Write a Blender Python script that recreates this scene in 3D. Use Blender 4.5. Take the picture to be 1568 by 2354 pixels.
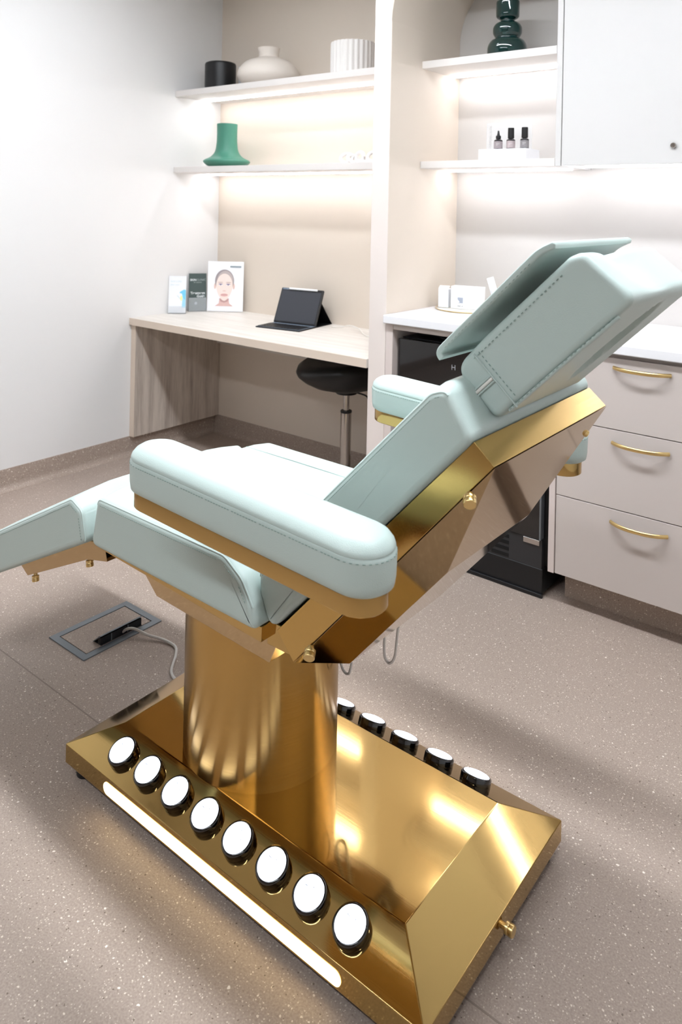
import bpy, bmesh, math, random
from mathutils import Vector, Matrix
random.seed(7)
for o in list(bpy.data.objects):
    bpy.data.objects.remove(o)
sc = bpy.context.scene
C = sc.collection

# ------------------------------------------------------------------ camera
YAW, ROLL, FPX, CY = 0.6703875, 0.0207144, 1748.447, 475.739
fw = Vector((-math.sin(YAW), math.cos(YAW), 0))
rt0 = Vector((math.cos(YAW), math.sin(YAW), 0))
up0 = Vector((0, 0, 1))
rt = rt0 * math.cos(ROLL) + up0 * math.sin(ROLL)
up = up0 * math.cos(ROLL) - rt0 * math.sin(ROLL)
cam = bpy.data.cameras.new('camera')
cam.sensor_fit = 'HORIZONTAL'
cam.sensor_width = 36
cam.lens = FPX / 1568 * 36
cam.shift_y = -(1177 - CY) / 1568
cam.clip_start = 0.02
cam.dof.use_dof = True
cam.dof.focus_distance = 1.75
cam.dof.aperture_fstop = 9
camo = bpy.data.objects.new('camera', cam)
C.objects.link(camo)
m = Matrix((rt, up, -fw)).transposed().to_4x4()
m.translation = (0, 0, 1.35)
camo.matrix_world = m
sc.camera = camo

# ------------------------------------------------------------------ light and exposure
w = bpy.data.worlds.new('world')
sc.world = w
w.use_nodes = True
w.node_tree.nodes['Background'].inputs[0].default_value = (1, 0.97, 0.93, 1)
w.node_tree.nodes['Background'].inputs[1].default_value = 0.0
CEILING_POWER = 33.0      # emission of the ceiling luminaires
LED_POWER = 20.0         # emission of the shelf strips
sc.view_settings.view_transform = 'Standard'
sc.view_settings.look = 'None'
sc.view_settings.exposure = 0.70
sc.view_settings.gamma = 1
sc.view_settings.use_curve_mapping = False
cy_ = sc.cycles
cy_.adaptive_threshold = 0.03
cy_.max_bounces = 7
cy_.diffuse_bounces = 4
cy_.glossy_bounces = 4
cy_.transmission_bounces = 4
cy_.transparent_max_bounces = 4
cy_.caustics_reflective = False
cy_.caustics_refractive = False

# ------------------------------------------------------------------ materials
MATS = {}
def s2l(c):
    return tuple(((v / 255) / 12.92 if v / 255 <= 0.04045 else ((v / 255 + 0.055) / 1.055) ** 2.4) for v in c)
def mat(name, col, rough=0.5, metal=0.0, spec=0.5, coat=0.0, emit=None, estr=0, trans=0.0, ior=1.45, aniso=0.0, alpha=1.0):
    mt = bpy.data.materials.new(name)
    mt.use_nodes = True
    b = mt.node_tree.nodes['Principled BSDF']
    b.inputs['Base Color'].default_value = (*s2l(col), 1)
    b.inputs['Roughness'].default_value = rough
    b.inputs['Metallic'].default_value = metal
    b.inputs['Specular IOR Level'].default_value = spec
    b.inputs['Coat Weight'].default_value = coat
    b.inputs['Transmission Weight'].default_value = trans
    b.inputs['IOR'].default_value = ior
    b.inputs['Anisotropic'].default_value = aniso
    b.inputs['Alpha'].default_value = alpha
    if emit:
        b.inputs['Emission Color'].default_value = (*s2l(emit), 1)
        b.inputs['Emission Strength'].default_value = estr
    MATS[name] = mt
    return mt
def nd(mt, typ, **kw):
    n = mt.node_tree.nodes.new(typ)
    for k, v in kw.items():
        setattr(n, k, v)
    return n
def lk(mt, a, b):
    mt.node_tree.links.new(a, b)
def ramp(mt, fac, stops):
    r = nd(mt, 'ShaderNodeValToRGB')
    e = r.color_ramp.elements
    while len(e) < len(stops):
        e.new(0.5)
    for el, (p, c) in zip(e, stops):
        el.position = p
        el.color = (*c, 1)
    lk(mt, fac, r.inputs[0])
    return r
def coords(mt, scale):
    tc = nd(mt, 'ShaderNodeTexCoord')
    mp = nd(mt, 'ShaderNodeMapping')
    mp.inputs['Scale'].default_value = scale
    lk(mt, tc.outputs['Object'], mp.inputs[0])
    return mp.outputs[0]
def noise(mt, vec, scale, detail=3, rough=0.5):
    n = nd(mt, 'ShaderNodeTexNoise')
    n.inputs['Scale'].default_value = scale
    n.inputs['Detail'].default_value = detail
    n.inputs['Roughness'].default_value = rough
    lk(mt, vec, n.inputs['Vector'])
    return n
def bump(mt, h, strength, dist=0.001):
    b = nd(mt, 'ShaderNodeBump')
    b.inputs['Strength'].default_value = strength
    b.inputs['Distance'].default_value = dist
    lk(mt, h, b.inputs['Height'])
    lk(mt, b.outputs[0], mt.node_tree.nodes['Principled BSDF'].inputs['Normal'])
def bsdf(mt):
    return mt.node_tree.nodes['Principled BSDF']

def paint(name, col, rough=0.6):
    mt = mat(name, col, rough)
    v = coords(mt, (1, 1, 1))
    n = noise(mt, v, 140, 4)
    bump(mt, n.outputs[0], 0.12, 0.0006)
    return mt
M_WALL = paint('wall_white', (227, 226, 225))
M_FRONT = paint('wall_taupe', (136, 122, 112))
M_BEIGE = paint('wall_beige', (218, 206, 192))
M_PIER = paint('pier_paint', (226, 215, 208))
M_SPLASH = paint('splash_paint', (200, 196, 192))
M_CEIL = paint('ceiling_paint', (214, 210, 205))
M_SHELF = mat('shelf_laminate', (226, 221, 217), 0.45)
M_CABW = mat('cabinet_white', (210, 208, 206), 0.4)
M_TAUPE = mat('cabinet_taupe', (200, 190, 184), 0.45)
M_EDGE = mat('cabinet_edge', (214, 201, 195), 0.5)
M_STONE = mat('worktop_white', (232, 231, 233), 0.3)
M_BLACK = mat('black_plastic', (20, 20, 22), 0.4)
M_BLACKG = mat('black_glass', (9, 9, 11), 0.06, spec=0.7, coat=0.6)
M_DARKIN = mat('dark_interior', (24, 23, 24), 0.7)
M_BLACKL = mat('black_leather', (12, 12, 13), 0.42)
M_STEEL = mat('chrome', (190, 186, 182), 0.18, metal=1)
M_FRAME = mat('grey_metal', (128, 134, 140), 0.45, metal=0.7)
M_WHITEP = mat('white_plastic', (236, 236, 236), 0.4)
M_CABLE = mat('white_cable', (226, 222, 216), 0.45)
M_CREAM = mat('cream_ceramic', (226, 217, 207), 0.55)
M_PAPER = mat('white_paper', (240, 242, 246), 0.55)
M_GREENV = mat('green_ceramic', (70, 132, 112), 0.45)
M_STITCH = mat('stitch_thread', (128, 150, 144), 0.7)
M_ZIP = mat('zip_tape', (225, 224, 218), 0.4)

# leather
M_LEA = mat('mint_leather', (184, 200, 195), 0.40, spec=0.45)
_v = coords(M_LEA, (1, 1, 1))
_vo = nd(M_LEA, 'ShaderNodeTexVoronoi')
_vo.inputs['Scale'].default_value = 520
lk(M_LEA, _v, _vo.inputs['Vector'])
_n2 = noise(M_LEA, _v, 14, 2)
_add = nd(M_LEA, 'ShaderNodeMath', operation='MULTIPLY_ADD')
lk(M_LEA, _n2.outputs[0], _add.inputs[0])
_add.inputs[1].default_value = 5.0
lk(M_LEA, _vo.outputs['Distance'], _add.inputs[2])
bump(M_LEA, _add.outputs[0], 0.10, 0.0012)

# brushed brass
def brass(name, col, rough, along, bs=0.12):
    mt = mat(name, col, rough, metal=1)
    sc_ = {'x': (6, 420, 420), 'z': (3, 3, 900), 'y': (420, 6, 420)}[along]
    n = noise(mt, coords(mt, sc_), 1.0, 2)
    r = nd(mt, 'ShaderNodeMapRange')
    r.inputs['To Min'].default_value = rough * 0.75
    r.inputs['To Max'].default_value = rough * 1.35
    lk(mt, n.outputs[0], r.inputs[0])
    lk(mt, r.outputs[0], bsdf(mt).inputs['Roughness'])
    bump(mt, n.outputs[0], bs, 0.0002)
    return mt
M_GOLD = brass('brass_brushed', (194, 163, 104), 0.08, 'x', 0.05)
M_GOLDC = brass('brass_column', (194, 158, 96), 0.20, 'z', 0.0)
bsdf(M_GOLDC).inputs['Anisotropic'].default_value = 0.92
bsdf(M_GOLDC).inputs['Anisotropic Rotation'].default_value = 0.25
_tg = nd(M_GOLDC, 'ShaderNodeTangent', direction_type='RADIAL', axis='Z')
lk(M_GOLDC, _tg.outputs[0], bsdf(M_GOLDC).inputs['Tangent'])
M_GOLDM = mat('brass_mirror', (190, 164, 124), 0.06, metal=1)
M_GOLDF = brass('brass_flange', (202, 168, 102), 0.2, 'y')
M_GOLDH = mat('gold_handle', (224, 196, 136), 0.28, metal=1)

# floor: flecked vinyl
def vinyl(name):
    mt = mat(name, (168, 152, 141), 0.42, spec=0.4)
    v = coords(mt, (1, 1, 1))
    big = noise(mt, v, 3.0, 3)
    fine = noise(mt, v, 260, 3)
    c0 = ramp(mt, fine.outputs[0], [(0.3, s2l((154, 138, 127))), (0.7, s2l((178, 162, 150)))])
    def flecks(scale, thr, seed):
        vo = nd(mt, 'ShaderNodeTexVoronoi')
        vo.inputs['Scale'].default_value = scale
        mp = nd(mt, 'ShaderNodeMapping')
        mp.inputs['Location'].default_value = (seed, seed * 1.7, 0.3)
        lk(mt, v, mp.inputs[0])
        nz = noise(mt, mp.outputs[0], scale * 1.3, 2)
        mx = nd(mt, 'ShaderNodeVectorMath', operation='MULTIPLY_ADD')
        lk(mt, nz.outputs['Color'], mx.inputs[0])
        mx.inputs[1].default_value = (0.6 / scale,) * 3
        lk(mt, mp.outputs[0], mx.inputs[2])
        lk(mt, mx.outputs[0], vo.inputs['Vector'])
        sep = nd(mt, 'ShaderNodeSeparateColor')
        lk(mt, vo.outputs['Color'], sep.inputs[0])
        mul = nd(mt, 'ShaderNodeMath', operation='MULTIPLY')
        lk(mt, sep.outputs[0], mul.inputs[0])
        mul.inputs[1].default_value = thr
        lt = nd(mt, 'ShaderNodeMath', operation='LESS_THAN')
        lk(mt, vo.outputs['Distance'], lt.inputs[0])
        sub = nd(mt, 'ShaderNodeMath', operation='SUBTRACT')
        lk(mt, mul.outputs[0], sub.inputs[0])
        sub.inputs[1].default_value = thr * 0.55
        lk(mt, sub.outputs[0], lt.inputs[1])
        return lt.outputs[0]
    cur = c0.outputs[0]
    for (s, t, sd, col) in ((230, 0.85, 0.0, (204, 191, 180)), (140, 0.62, 5.3, (222, 211, 200)), (62, 0.36, 3.1, (238, 230, 222)), (120, 0.52, 7.7, (120, 105, 95))):
        mix = nd(mt, 'ShaderNodeMix', data_type='RGBA')
        lk(mt, flecks(s, t, sd), mix.inputs['Factor'])
        lk(mt, cur, mix.inputs['A'])
        mix.inputs['B'].default_value = (*s2l(col), 1)
        cur = mix.outputs['Result']
    lk(mt, cur, bsdf(mt).inputs['Base Color'])
    bump(mt, fine.outputs[0], 0.05, 0.0004)
    return mt
M_FLOOR = vinyl('flecked_vinyl')
M_COVE = vinyl('cove_vinyl')
M_SEAM = mat('weld_seam', (140, 126, 116), 0.5)

def wood(name, stretch, dark, light):
    mt = mat(name, light, 0.45)
    v = coords(mt, stretch)
    n1 = noise(mt, v, 3.0, 6, 0.6)
    n2 = noise(mt, v, 18.0, 4, 0.6)
    mx = nd(mt, 'ShaderNodeMath', operation='MULTIPLY_ADD')
    lk(mt, n2.outputs[0], mx.inputs[0])
    mx.inputs[1].default_value = 0.45
    lk(mt, n1.outputs[0], mx.inputs[2])
    r = ramp(mt, mx.outputs[0], [(0.45, s2l(dark)), (0.85, s2l(light))])
    lk(mt, r.outputs[0], bsdf(mt).inputs['Base Color'])
    return mt
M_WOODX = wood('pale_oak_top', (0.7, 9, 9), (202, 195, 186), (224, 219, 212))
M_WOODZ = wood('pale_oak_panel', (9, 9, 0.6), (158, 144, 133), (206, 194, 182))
M_WOODE = mat('pale_oak_edge', (216, 200, 184), 0.5)

def emis(name, col, st, base=(250, 250, 250)):
    return mat(name, base, 0.4, emit=col, estr=st)
M_LED = emis('led_strip', (250, 250, 255), LED_POWER)
M_CLIGHT = emis('ceiling_panel', (242, 248, 255), CEILING_POWER)
M_FILL = emis('fill_panel', (242, 248, 255), CEILING_POWER * 0.62)  # emitter of the added fill light only
M_CLIGHT3 = emis('ceiling_panel_low', (242, 248, 255), CEILING_POWER * 0.24)
M_PUCK = emis('puck_lens', (222, 232, 255), 2.4)
M_BAR = emis('light_bar', (255, 222, 150), 2.3)

# ------------------------------------------------------------------ mesh helpers
def link(name, me, mt=None, parent=None, smooth=False):
    o = bpy.data.objects.new(name, me)
    C.objects.link(o)
    if mt:
        me.materials.append(mt)
    if parent:
        o.parent = parent
    if smooth:
        for p in me.polygons:
            p.use_smooth = True
    return o
def wn(o):
    md = o.modifiers.new('wn', 'WEIGHTED_NORMAL')
    md.keep_sharp = True
    return o
def from_bm(name, bm, mt, parent=None, smooth=False):
    bmesh.ops.recalc_face_normals(bm, faces=bm.faces[:])
    me = bpy.data.meshes.new(name)
    bm.to_mesh(me)
    bm.free()
    return link(name, me, mt, parent, smooth)
def bevel_all(bm, off, seg=2):
    if off > 0:
        bmesh.ops.bevel(bm, geom=bm.edges[:], offset=off, segments=seg, affect='EDGES', profile=0.5, clamp_overlap=True)
def box(name, x0, x1, y0, y1, z0, z1, mt, parent=None, bev=0.0015, seg=2):
    bm = bmesh.new()
    bmesh.ops.create_cube(bm, size=1)
    for v in bm.verts:
        v.co = Vector(((x0 + x1) / 2 + v.co.x * (x1 - x0), (y0 + y1) / 2 + v.co.y * (y1 - y0), (z0 + z1) / 2 + v.co.z * (z1 - z0)))
    bevel_all(bm, bev, seg)
    o = from_bm(name, bm, mt, parent, bev > 0)
    if bev > 0:
        wn(o)
    return o
def boxes(name, lst, mt, parent=None):
    bm = bmesh.new()
    for (x0, x1, y0, y1, z0, z1) in lst:
        r = bmesh.ops.create_cube(bm, size=1)
        for v in r['verts']:
            v.co = Vector(((x0 + x1) / 2 + v.co.x * (x1 - x0), (y0 + y1) / 2 + v.co.y * (y1 - y0), (z0 + z1) / 2 + v.co.z * (z1 - z0)))
    return from_bm(name, bm, mt, parent)
def mesh(name, verts, faces, mt, parent=None, bev=0.0, seg=2, smooth=False):
    bm = bmesh.new()
    vs = [bm.verts.new(v) for v in verts]
    for f in faces:
        bm.faces.new([vs[i] for i in f])
    bmesh.ops.recalc_face_normals(bm, faces=bm.faces[:])
    bevel_all(bm, bev, seg)
    o = from_bm(name, bm, mt, parent, bev > 0 or smooth)
    if bev > 0:
        wn(o)
    return o
def rings_mesh(name, rings, mt, parent=None, caps=True, closed=True, smooth=True):
    n = len(rings[0])
    verts, faces = [], []
    for r in rings:
        verts += [tuple(p) for p in r]
    for i in range(len(rings) - 1):
        for j in range(n if closed else n - 1):
            k = (j + 1) % n
            faces.append((i * n + j, i * n + k, (i + 1) * n + k, (i + 1) * n + j))
    if caps:
        faces.append(tuple(range(n)))
        faces.append(tuple((len(rings) - 1) * n + j for j in range(n)))
    bm = bmesh.new()
    vs = [bm.verts.new(v) for v in verts]
    for f in faces:
        try:
            bm.faces.new([vs[i] for i in f])
        except ValueError:
            pass
    bmesh.ops.remove_doubles(bm, verts=bm.verts[:], dist=1e-6)
    bmesh.ops.triangulate(bm, faces=[f for f in bm.faces if len(f.verts) > 4], quad_method='BEAUTY', ngon_method='EAR_CLIP')
    o = from_bm(name, bm, mt, parent, smooth)
    if smooth:
        o.data.set_sharp_from_angle(angle=math.radians(50))
        wn(o)
    return o
def lathe(name, prof, loc, mt, parent=None, seg=40, sx=1, sy=1, flute=0, flutes=0, rot=None):
    rings = []
    for (r, z) in prof:
        ring = []
        for j in range(seg):
            a = 2 * math.pi * j / seg
            rr = r * (1 + flute * math.cos(a * flutes)) if flutes else r
            p = Vector((rr * math.cos(a) * sx, rr * math.sin(a) * sy, z))
            if rot is not None:
                p = rot @ p
            ring.append(p + Vector(loc))
        rings.append(ring)
    return rings_mesh(name, rings, mt, parent)
def cyl(name, p0, p1, r, mt, parent=None, seg=24, prof=None):
    p0, p1 = Vector(p0), Vector(p1)
    d = p1 - p0
    L = d.length
    rot = d.to_track_quat('Z', 'Y').to_matrix()
    pr = prof or [(r, 0), (r, 1)]
    e = min(0.0012, r * 0.2)
    if prof is None:
        pr = [(r - e, 0), (r, e / L), (r, 1 - e / L), (r - e, 1)]
    return lathe(name, [(a, b * L) for a, b in pr], p0, mt, parent, seg, rot=rot)
def catmull(pts, n=8):
    pts = [Vector(p) for p in pts]
    out = []
    for i in range(len(pts) - 1):
        p0 = pts[max(i - 1, 0)]; p1 = pts[i]; p2 = pts[i + 1]; p3 = pts[min(i + 2, len(pts) - 1)]
        for k in range(n):
            t = k / n
            out.append(0.5 * ((2 * p1) + (p2 - p0) * t + (2 * p0 - 5 * p1 + 4 * p2 - p3) * t * t + (3 * p1 - p0 - 3 * p2 + p3) * t ** 3))
    out.append(pts[-1])
    return out
def tube(name, pts, r, mt, parent=None, seg=8, smooth_n=8):
    path = catmull(pts, smooth_n) if smooth_n else [Vector(p) for p in pts]
    rings = []
    nrm = None
    for i, p in enumerate(path):
        t = (path[min(i + 1, len(path) - 1)] - path[max(i - 1, 0)]).normalized()
        if nrm is None:
            a = Vector((0, 0, 1)) if abs(t.z) < 0.9 else Vector((1, 0, 0))
            nrm = t.cross(a).normalized()
        nrm = (nrm - t * nrm.dot(t)).normalized()
        b = t.cross(nrm)
        rr = r(i / (len(path) - 1)) if callable(r) else r
        rings.append([p + nrm * rr * math.cos(2 * math.pi * j / seg) + b * rr * math.sin(2 * math.pi * j / seg) for j in range(seg)])
    return rings_mesh(name, rings, mt, parent)
def round_poly(pts, rad, seg=6):
    out = []
    n = len(pts)
    for i in range(n):
        p = Vector(pts[i]); a = Vector(pts[i - 1]); b = Vector(pts[(i + 1) % n])
        r = rad[i] if isinstance(rad, (list, tuple)) else rad
        da, db = (a - p), (b - p)
        la, lb = da.length, db.length
        da.normalize(); db.normalize()
        ang = math.acos(max(-1, min(1, da.dot(db))))
        if r <= 0 or ang > 3.1:
            out.append(p)
            continue
        t = min(r / math.tan(ang / 2), la * 0.48, lb * 0.48)
        s, e = p + da * t, p + db * t
        for k in range(seg + 1):
            u = k / seg
            out.append((1 - u) ** 2 * s + 2 * u * (1 - u) * p + u * u * e)
    return out
def dens(poly, d=0.02):
    out = []
    n = len(poly)
    for i in range(n):
        a, b = poly[i], poly[(i + 1) % n]
        k = max(1, int((b - a).length / d))
        for j in range(k):
            out.append(a.lerp(b, j / k))
    return out
def area(poly):
    return 0.5 * sum(poly[i].x * poly[(i + 1) % len(poly)].y - poly[(i + 1) % len(poly)].x * poly[i].y for i in range(len(poly)))
def inset(poly, d):
    n = len(poly)
    sgn = 1 if area(poly) > 0 else -1
    out = []
    for i in range(n):
        t = (poly[(i + 1) % n] - poly[i - 1]).normalized()
        nn = Vector((-t.y, t.x)) * sgn
        out.append(poly[i] + nn * d)
    return out
def soft_prism(name, prof, y0, y1, r, mt, parent=None, rad=0.015, seg=5, crown=None, puff=0.004, nmid=10, dd=0.02):
    """upholstered block: xz profile swept along y with rolled edges; crown(x,z,t) lifts the surface"""
    rl = rad if isinstance(rad, (list, tuple)) else [rad] * len(prof)
    poly = round_poly(prof, [max(q, r * 1.5) for q in rl], 8)
    poly = dens(poly, dd)
    rings = []
    ys = []
    for k in range(seg + 1):
        th = math.pi / 2 * k / seg
        ys.append((y0 + r * (1 - math.sin(th)) , r * (1 - math.cos(th))))
    ys = ys[::-1]
    seq = ys
    mids = [(y0 + r + (y1 - y0 - 2 * r) * k / nmid, 0) for k in range(1, nmid)]
    other = [(y0 + y1 - y, d) for (y, d) in seq[::-1]]
    full = seq + mids + other
    for (y, d) in full:
        ip = inset(poly, d)
        t = (y - y0) / (y1 - y0)
        ring = []
        for p in ip:
            x, z = p.x, p.y
            if crown:
                dx, dz = crown(x, z, t)
                x += dx; z += dz
            ring.append((x, y, z))
        rings.append(ring)
    return rings_mesh(name, rings, mt, parent)
def stadium(cx, cy, L, W, n=14):
    r = W / 2
    h = L / 2 - r
    pts = []
    for k in range(n + 1):
        a = -math.pi / 2 + math.pi * k / n
        pts.append(Vector((cx + h + r * math.cos(a), cy + r * math.sin(a))))
    for k in range(n + 1):
        a = math.pi / 2 + math.pi * k / n
        pts.append(Vector((cx - h + r * math.cos(a), cy + r * math.sin(a))))
    return pts
def loft_plan(name, outline, levels, mt, parent=None, tilt=None):
    rings = []
    for (z, d) in levels:
        ring = []
        for p in inset(outline, d):
            q = Vector((p.x, p.y, z))
            if tilt:
                q = tilt(q)
            ring.append(q)
        rings.append(ring)
    return rings_mesh(name, rings, mt, parent)
def dashes(name, pts, mt, parent, step=0.006, ln=0.0038, wd=0.0012, off=Vector((0, 0, 0))):
    """a row of stitches along a polyline"""
    bm = bmesh.new()
    path = [Vector(p) + off for p in pts]
    acc = 0.0
    for i in range(len(path) - 1):
        a, b = path[i], path[i + 1]
        d = b - a
        L = d.length
        if L < 1e-6:
            continue
        t = d / L
        s = -acc
        while s + ln < L:
            if s >= 0:
                c = a + t * (s + ln / 2)
                rr = t.to_track_quat('X', 'Z').to_matrix().to_4x4()
                rr.translation = c
                bmesh.ops.create_cube(bm, size=1, matrix=rr @ Matrix.Diagonal((ln, wd, wd, 1)))
            s += step
        acc = L - s
        acc = -acc if acc < 0 else 0
        acc = -acc
    return from_bm(name, bm, mt, parent)
def empty(name, loc, label, cat, group=None):
    o = bpy.data.objects.new(name, None)
    o.empty_display_size = 0.05
    C.objects.link(o)
    o.location = loc
    tag(o, label, cat, group)
    return o
def tag(o, label, cat, group=None):
    o['label'] = label
    o['category'] = cat
    if group:
        o['group'] = group
    return o
def struct(o):
    o['kind'] = 'structure'
    return o
def adopt(root):
    """children are modelled in world space: keep them there under an empty that stands at the thing's base"""
    bpy.context.view_layer.update()
    inv = root.matrix_world.inverted()
    for ch in root.children:
        ch.matrix_parent_inverse = inv.copy()
def text(name, body, size, mt, parent, mtx, align='LEFT', bold=0.0):
    cu = bpy.data.curves.new(name, 'FONT')
    cu.body = body
    cu.size = size
    cu.align_x = align
    cu.extrude = 0.0002
    cu.offset = bold
    t = bpy.data.objects.new(name, cu)
    C.objects.link(t)
    dg = bpy.context.evaluated_depsgraph_get()
    me = bpy.data.meshes.new_from_object(t.evaluated_get(dg))
    bpy.data.objects.remove(t)
    me.transform(mtx)
    return link(name, me, mt, parent)
def frame_mtx(o, ex, ez):
    """plane with local x along ex, local y along ez, facing ex x ez"""
    ex = Vector(ex).normalized(); ez = Vector(ez).normalized()
    mm = Matrix((ex, ez, ex.cross(ez))).transposed().to_4x4()
    mm.translation = Vector(o)
    return mm

# ================================================================== ROOM
WL, WR, WF, WB = -3.40, 1.5, -2.0, 3.11
HC = 2.75
PX0, PX1 = -1.825, -1.742      # dividing pier
RB = 3.045                     # back of the right alcove
floor = struct(box('floor', WL - 0.1, WR + 0.1, WF - 0.1, WB + 0.1, -0.1, 0, M_FLOOR, bev=0))
box('weld_seam', WL, WR, 1.169, 1.1725, -0.002, 0.0004, M_SEAM, floor, bev=0)
struct(box('ceiling', WL - 0.1, WR + 0.1, WF - 0.1, WB + 0.1, HC, HC + 0.1, M_CEIL, bev=0))
struct(box('wall_left', WL - 0.1, WL, WF, WB, 0, HC, M_WALL, bev=0))
struct(box('wall_right', WR, WR + 0.1, WF, WB, 0, HC, M_WALL, bev=0))
struct(box('wall_front', WL - 0.1, WR + 0.1, WF - 0.1, WF, 0, HC, M_FRONT, bev=0))
struct(box('wall_back', WL - 0.1, PX1, WB, WB + 0.1, 0, HC, M_BEIGE, bev=0))
struct(box('wall_back_right', PX1, WR + 0.1, RB, WB + 0.1, 0, HC, M_SPLASH, bev=0))
struct(box('wall_pier', PX0, PX1, 2.5, WB, 0, HC, M_PIER, bev=0.002))
# coved skirting (floor vinyl turned up the wall)
def cove(name, p0, p1, nrm, h=0.1, r=0.03):
    prof = [(0.004, h), (0.004, h - 0.004)]
    prof = [(0.0, h), (0.005, h), (0.005, r + 0.005)]
    for k in range(1, 7):
        a = math.pi / 2 * k / 6
        prof.append((0.005 + r * (1 - math.cos(a)), r * (1 - math.sin(a)) + 0.0006))
    prof.append((0.005 + r, 0.0)); prof.append((0, 0))
    n = Vector(nrm)
    rings = []
    for p in (Vector(p0), Vector(p1)):
        rings.append([p + n * a + Vector((0, 0, b)) for a, b in prof])
    o = rings_mesh(name, rings, M_COVE, None)
    return struct(o)
cove('baseboard_left', (WL, WF, 0), (WL, WB, 0), (1, 0, 0))
cove('baseboard_back', (WL, WB, 0), (PX0, WB, 0), (0, -1, 0))
# quarter vault above the right alcove
vp = [Vector((PX1, HC - 0.01)), Vector((PX1, 2.10))]
for k in range(1, 13):
    a = math.pi / 2 * k / 12
    vp.append(Vector((PX1 + 0.3 * (1 - math.cos(a)), 2.10 + 0.3 * math.sin(a))))
vp += [Vector((-1.12, 2.40)), Vector((-1.12, HC - 0.01))]
struct(rings_mesh('trim_1', [[(p.x, y, p.y) for p in vp] for y in (2.5, RB)], M_BEIGE))
struct(box('trim_2', PX1, PX1 + 0.0008, 2.502, RB, 0.925, 2.1, M_BEIGE, bev=0))

# ceiling luminaires: long recessed linear lights, one of them an added fill
def ceiling_light(x0, x1, y0, y1, label, mt):
    e = empty('ceiling_light', ((x0 + x1) / 2, (y0 + y1) / 2, HC), label, 'ceiling light', 'linear ceiling lights')
    f = 0.012
    boxes('housing', [(x0 - f, x1 + f, y0 - f, y0, HC - 0.03, HC), (x0 - f, x1 + f, y1, y1 + f, HC - 0.03, HC),
                      (x0 - f, x0, y0, y1, HC - 0.03, HC), (x1, x1 + f, y0, y1, HC - 0.03, HC)], M_WHITEP, e)
    box('diffuser', x0, x1, y0, y1, HC - 0.02, HC - 0.002, mt, e, bev=0)
    adopt(e)
ceiling_light(-2.5, 0.3, 1.30, 1.48, 'linear ceiling light above the treatment chair', M_CLIGHT)
ceiling_light(-2.4, 0.4, -0.95, -0.77, 'added fill light on the ceiling behind the camera', M_FILL)  # unseen lamp, added to fill the camera-facing sides of the chair
ceiling_light(-2.9, -1.9, 1.86, 2.04, 'short ceiling light in front of the desk alcove', M_CLIGHT3)

# ================================================================== DESK ALCOVE
desk = empty('desk', (-2.6, 2.8, 0), 'pale oak built-in desk with solid side panel in the left alcove', 'desk')
box('desk_top', WL + 0.001, PX0 - 0.001, 2.49, WB - 0.001, 0.698, 0.735, M_WOODX, desk, bev=0.001)
box('edge_band', WL + 0.001, PX0 - 0.001, 2.4875, 2.49, 0.6985, 0.7345, M_WOODE, desk, bev=0)
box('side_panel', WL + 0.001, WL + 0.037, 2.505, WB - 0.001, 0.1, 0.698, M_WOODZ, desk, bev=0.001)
box('panel_edge_band', WL + 0.001, WL + 0.037, 2.5025, 2.505, 0.1, 0.698, M_WOODE, desk, bev=0)
box('back_rail', WL + 0.037, PX0 - 0.001, 3.085, WB - 0.001, 0.53, 0.63, M_WOODX, desk, bev=0.001)
adopt(desk)

def shelf(name, x0, x1, y0, y1, z0, z1, led_y, label, lx0=None, lx1=None):
    s = empty(name, ((x0 + x1) / 2, (y0 + y1) / 2, z0), label, 'shelf', 'built-in lit shelves')
    box('board', x0, x1, y0, y1, z0, z1, M_SHELF, s, bev=0.001)
    box('led_strip', lx0 or x0 + 0.012, lx1 or x1 - 0.012, led_y - 0.008, led_y + 0.008, z0 - 0.006, z0 + 0.001, M_LED, s, bev=0)
    adopt(s)
    return s
shelf('wall_shelf', WL + 0.001, PX0 - 0.001, 2.765, WB - 0.001, 1.95, 1.982, 2.97, 'upper lit shelf over the desk holding speaker and cream vase')
shelf('wall_shelf', WL + 0.001, PX0 - 0.001, 2.765, WB - 0.001, 1.523, 1.555, 2.985, 'lower lit shelf over the desk holding the green vase')
shelf('wall_shelf', PX1 + 0.001, -1.147, 2.73, RB - 0.001, 1.942, 1.973, 2.965, 'short lit shelf right of the pier holding the dark glass vase')
shelf('wall_shelf', PX1 + 0.001, -1.147, 2.73, RB - 0.001, 1.52, 1.55, 2.93, 'short lit shelf right of the pier holding three small bottles')

# ---- things on the upper left shelf
zt = 1.982
sp = empty('smart_speaker', (-3.2, 2.92, zt), 'black cylindrical speaker at the corner end of the upper shelf', 'speaker')
lathe('body', [(0.080, 0), (0.086, 0.004), (0.087, 0.02), (0.087, 0.150), (0.083, 0.159), (0.074, 0.162)], (-3.2, 2.92, zt), M_BLACK, sp, 48)
lathe('top_disc', [(0.0735, 0.1618), (0.073, 0.1635), (0.02, 0.1638)], (-3.2, 2.92, zt), M_BLACKG, sp, 48)
adopt(sp)
tag(tube('speaker_cable', [(-3.11, 2.94, zt + 0.006), (-3.095, 2.96, zt + 0.02), (-3.085, 3.0, zt + 0.06), (-3.12, 3.06, zt + 0.105), (-3.185, 3.096, zt + 0.12)], 0.0035, M_BLACK),
    'thin black cable from the speaker to the wall socket', 'cable')
ol = empty('wall_socket', (-3.205, 3.11, zt + 0.06), 'white double power socket on the beige wall beside the cream vase', 'socket')
box('plate', -3.245, -3.165, 3.101, 3.1095, zt + 0.055, zt + 0.175, M_WHITEP, ol, bev=0.003)
box('plug', -3.205, -3.175, 3.085, 3.101, zt + 0.108, zt + 0.132, M_BLACK, ol, bev=0.003)
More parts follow.
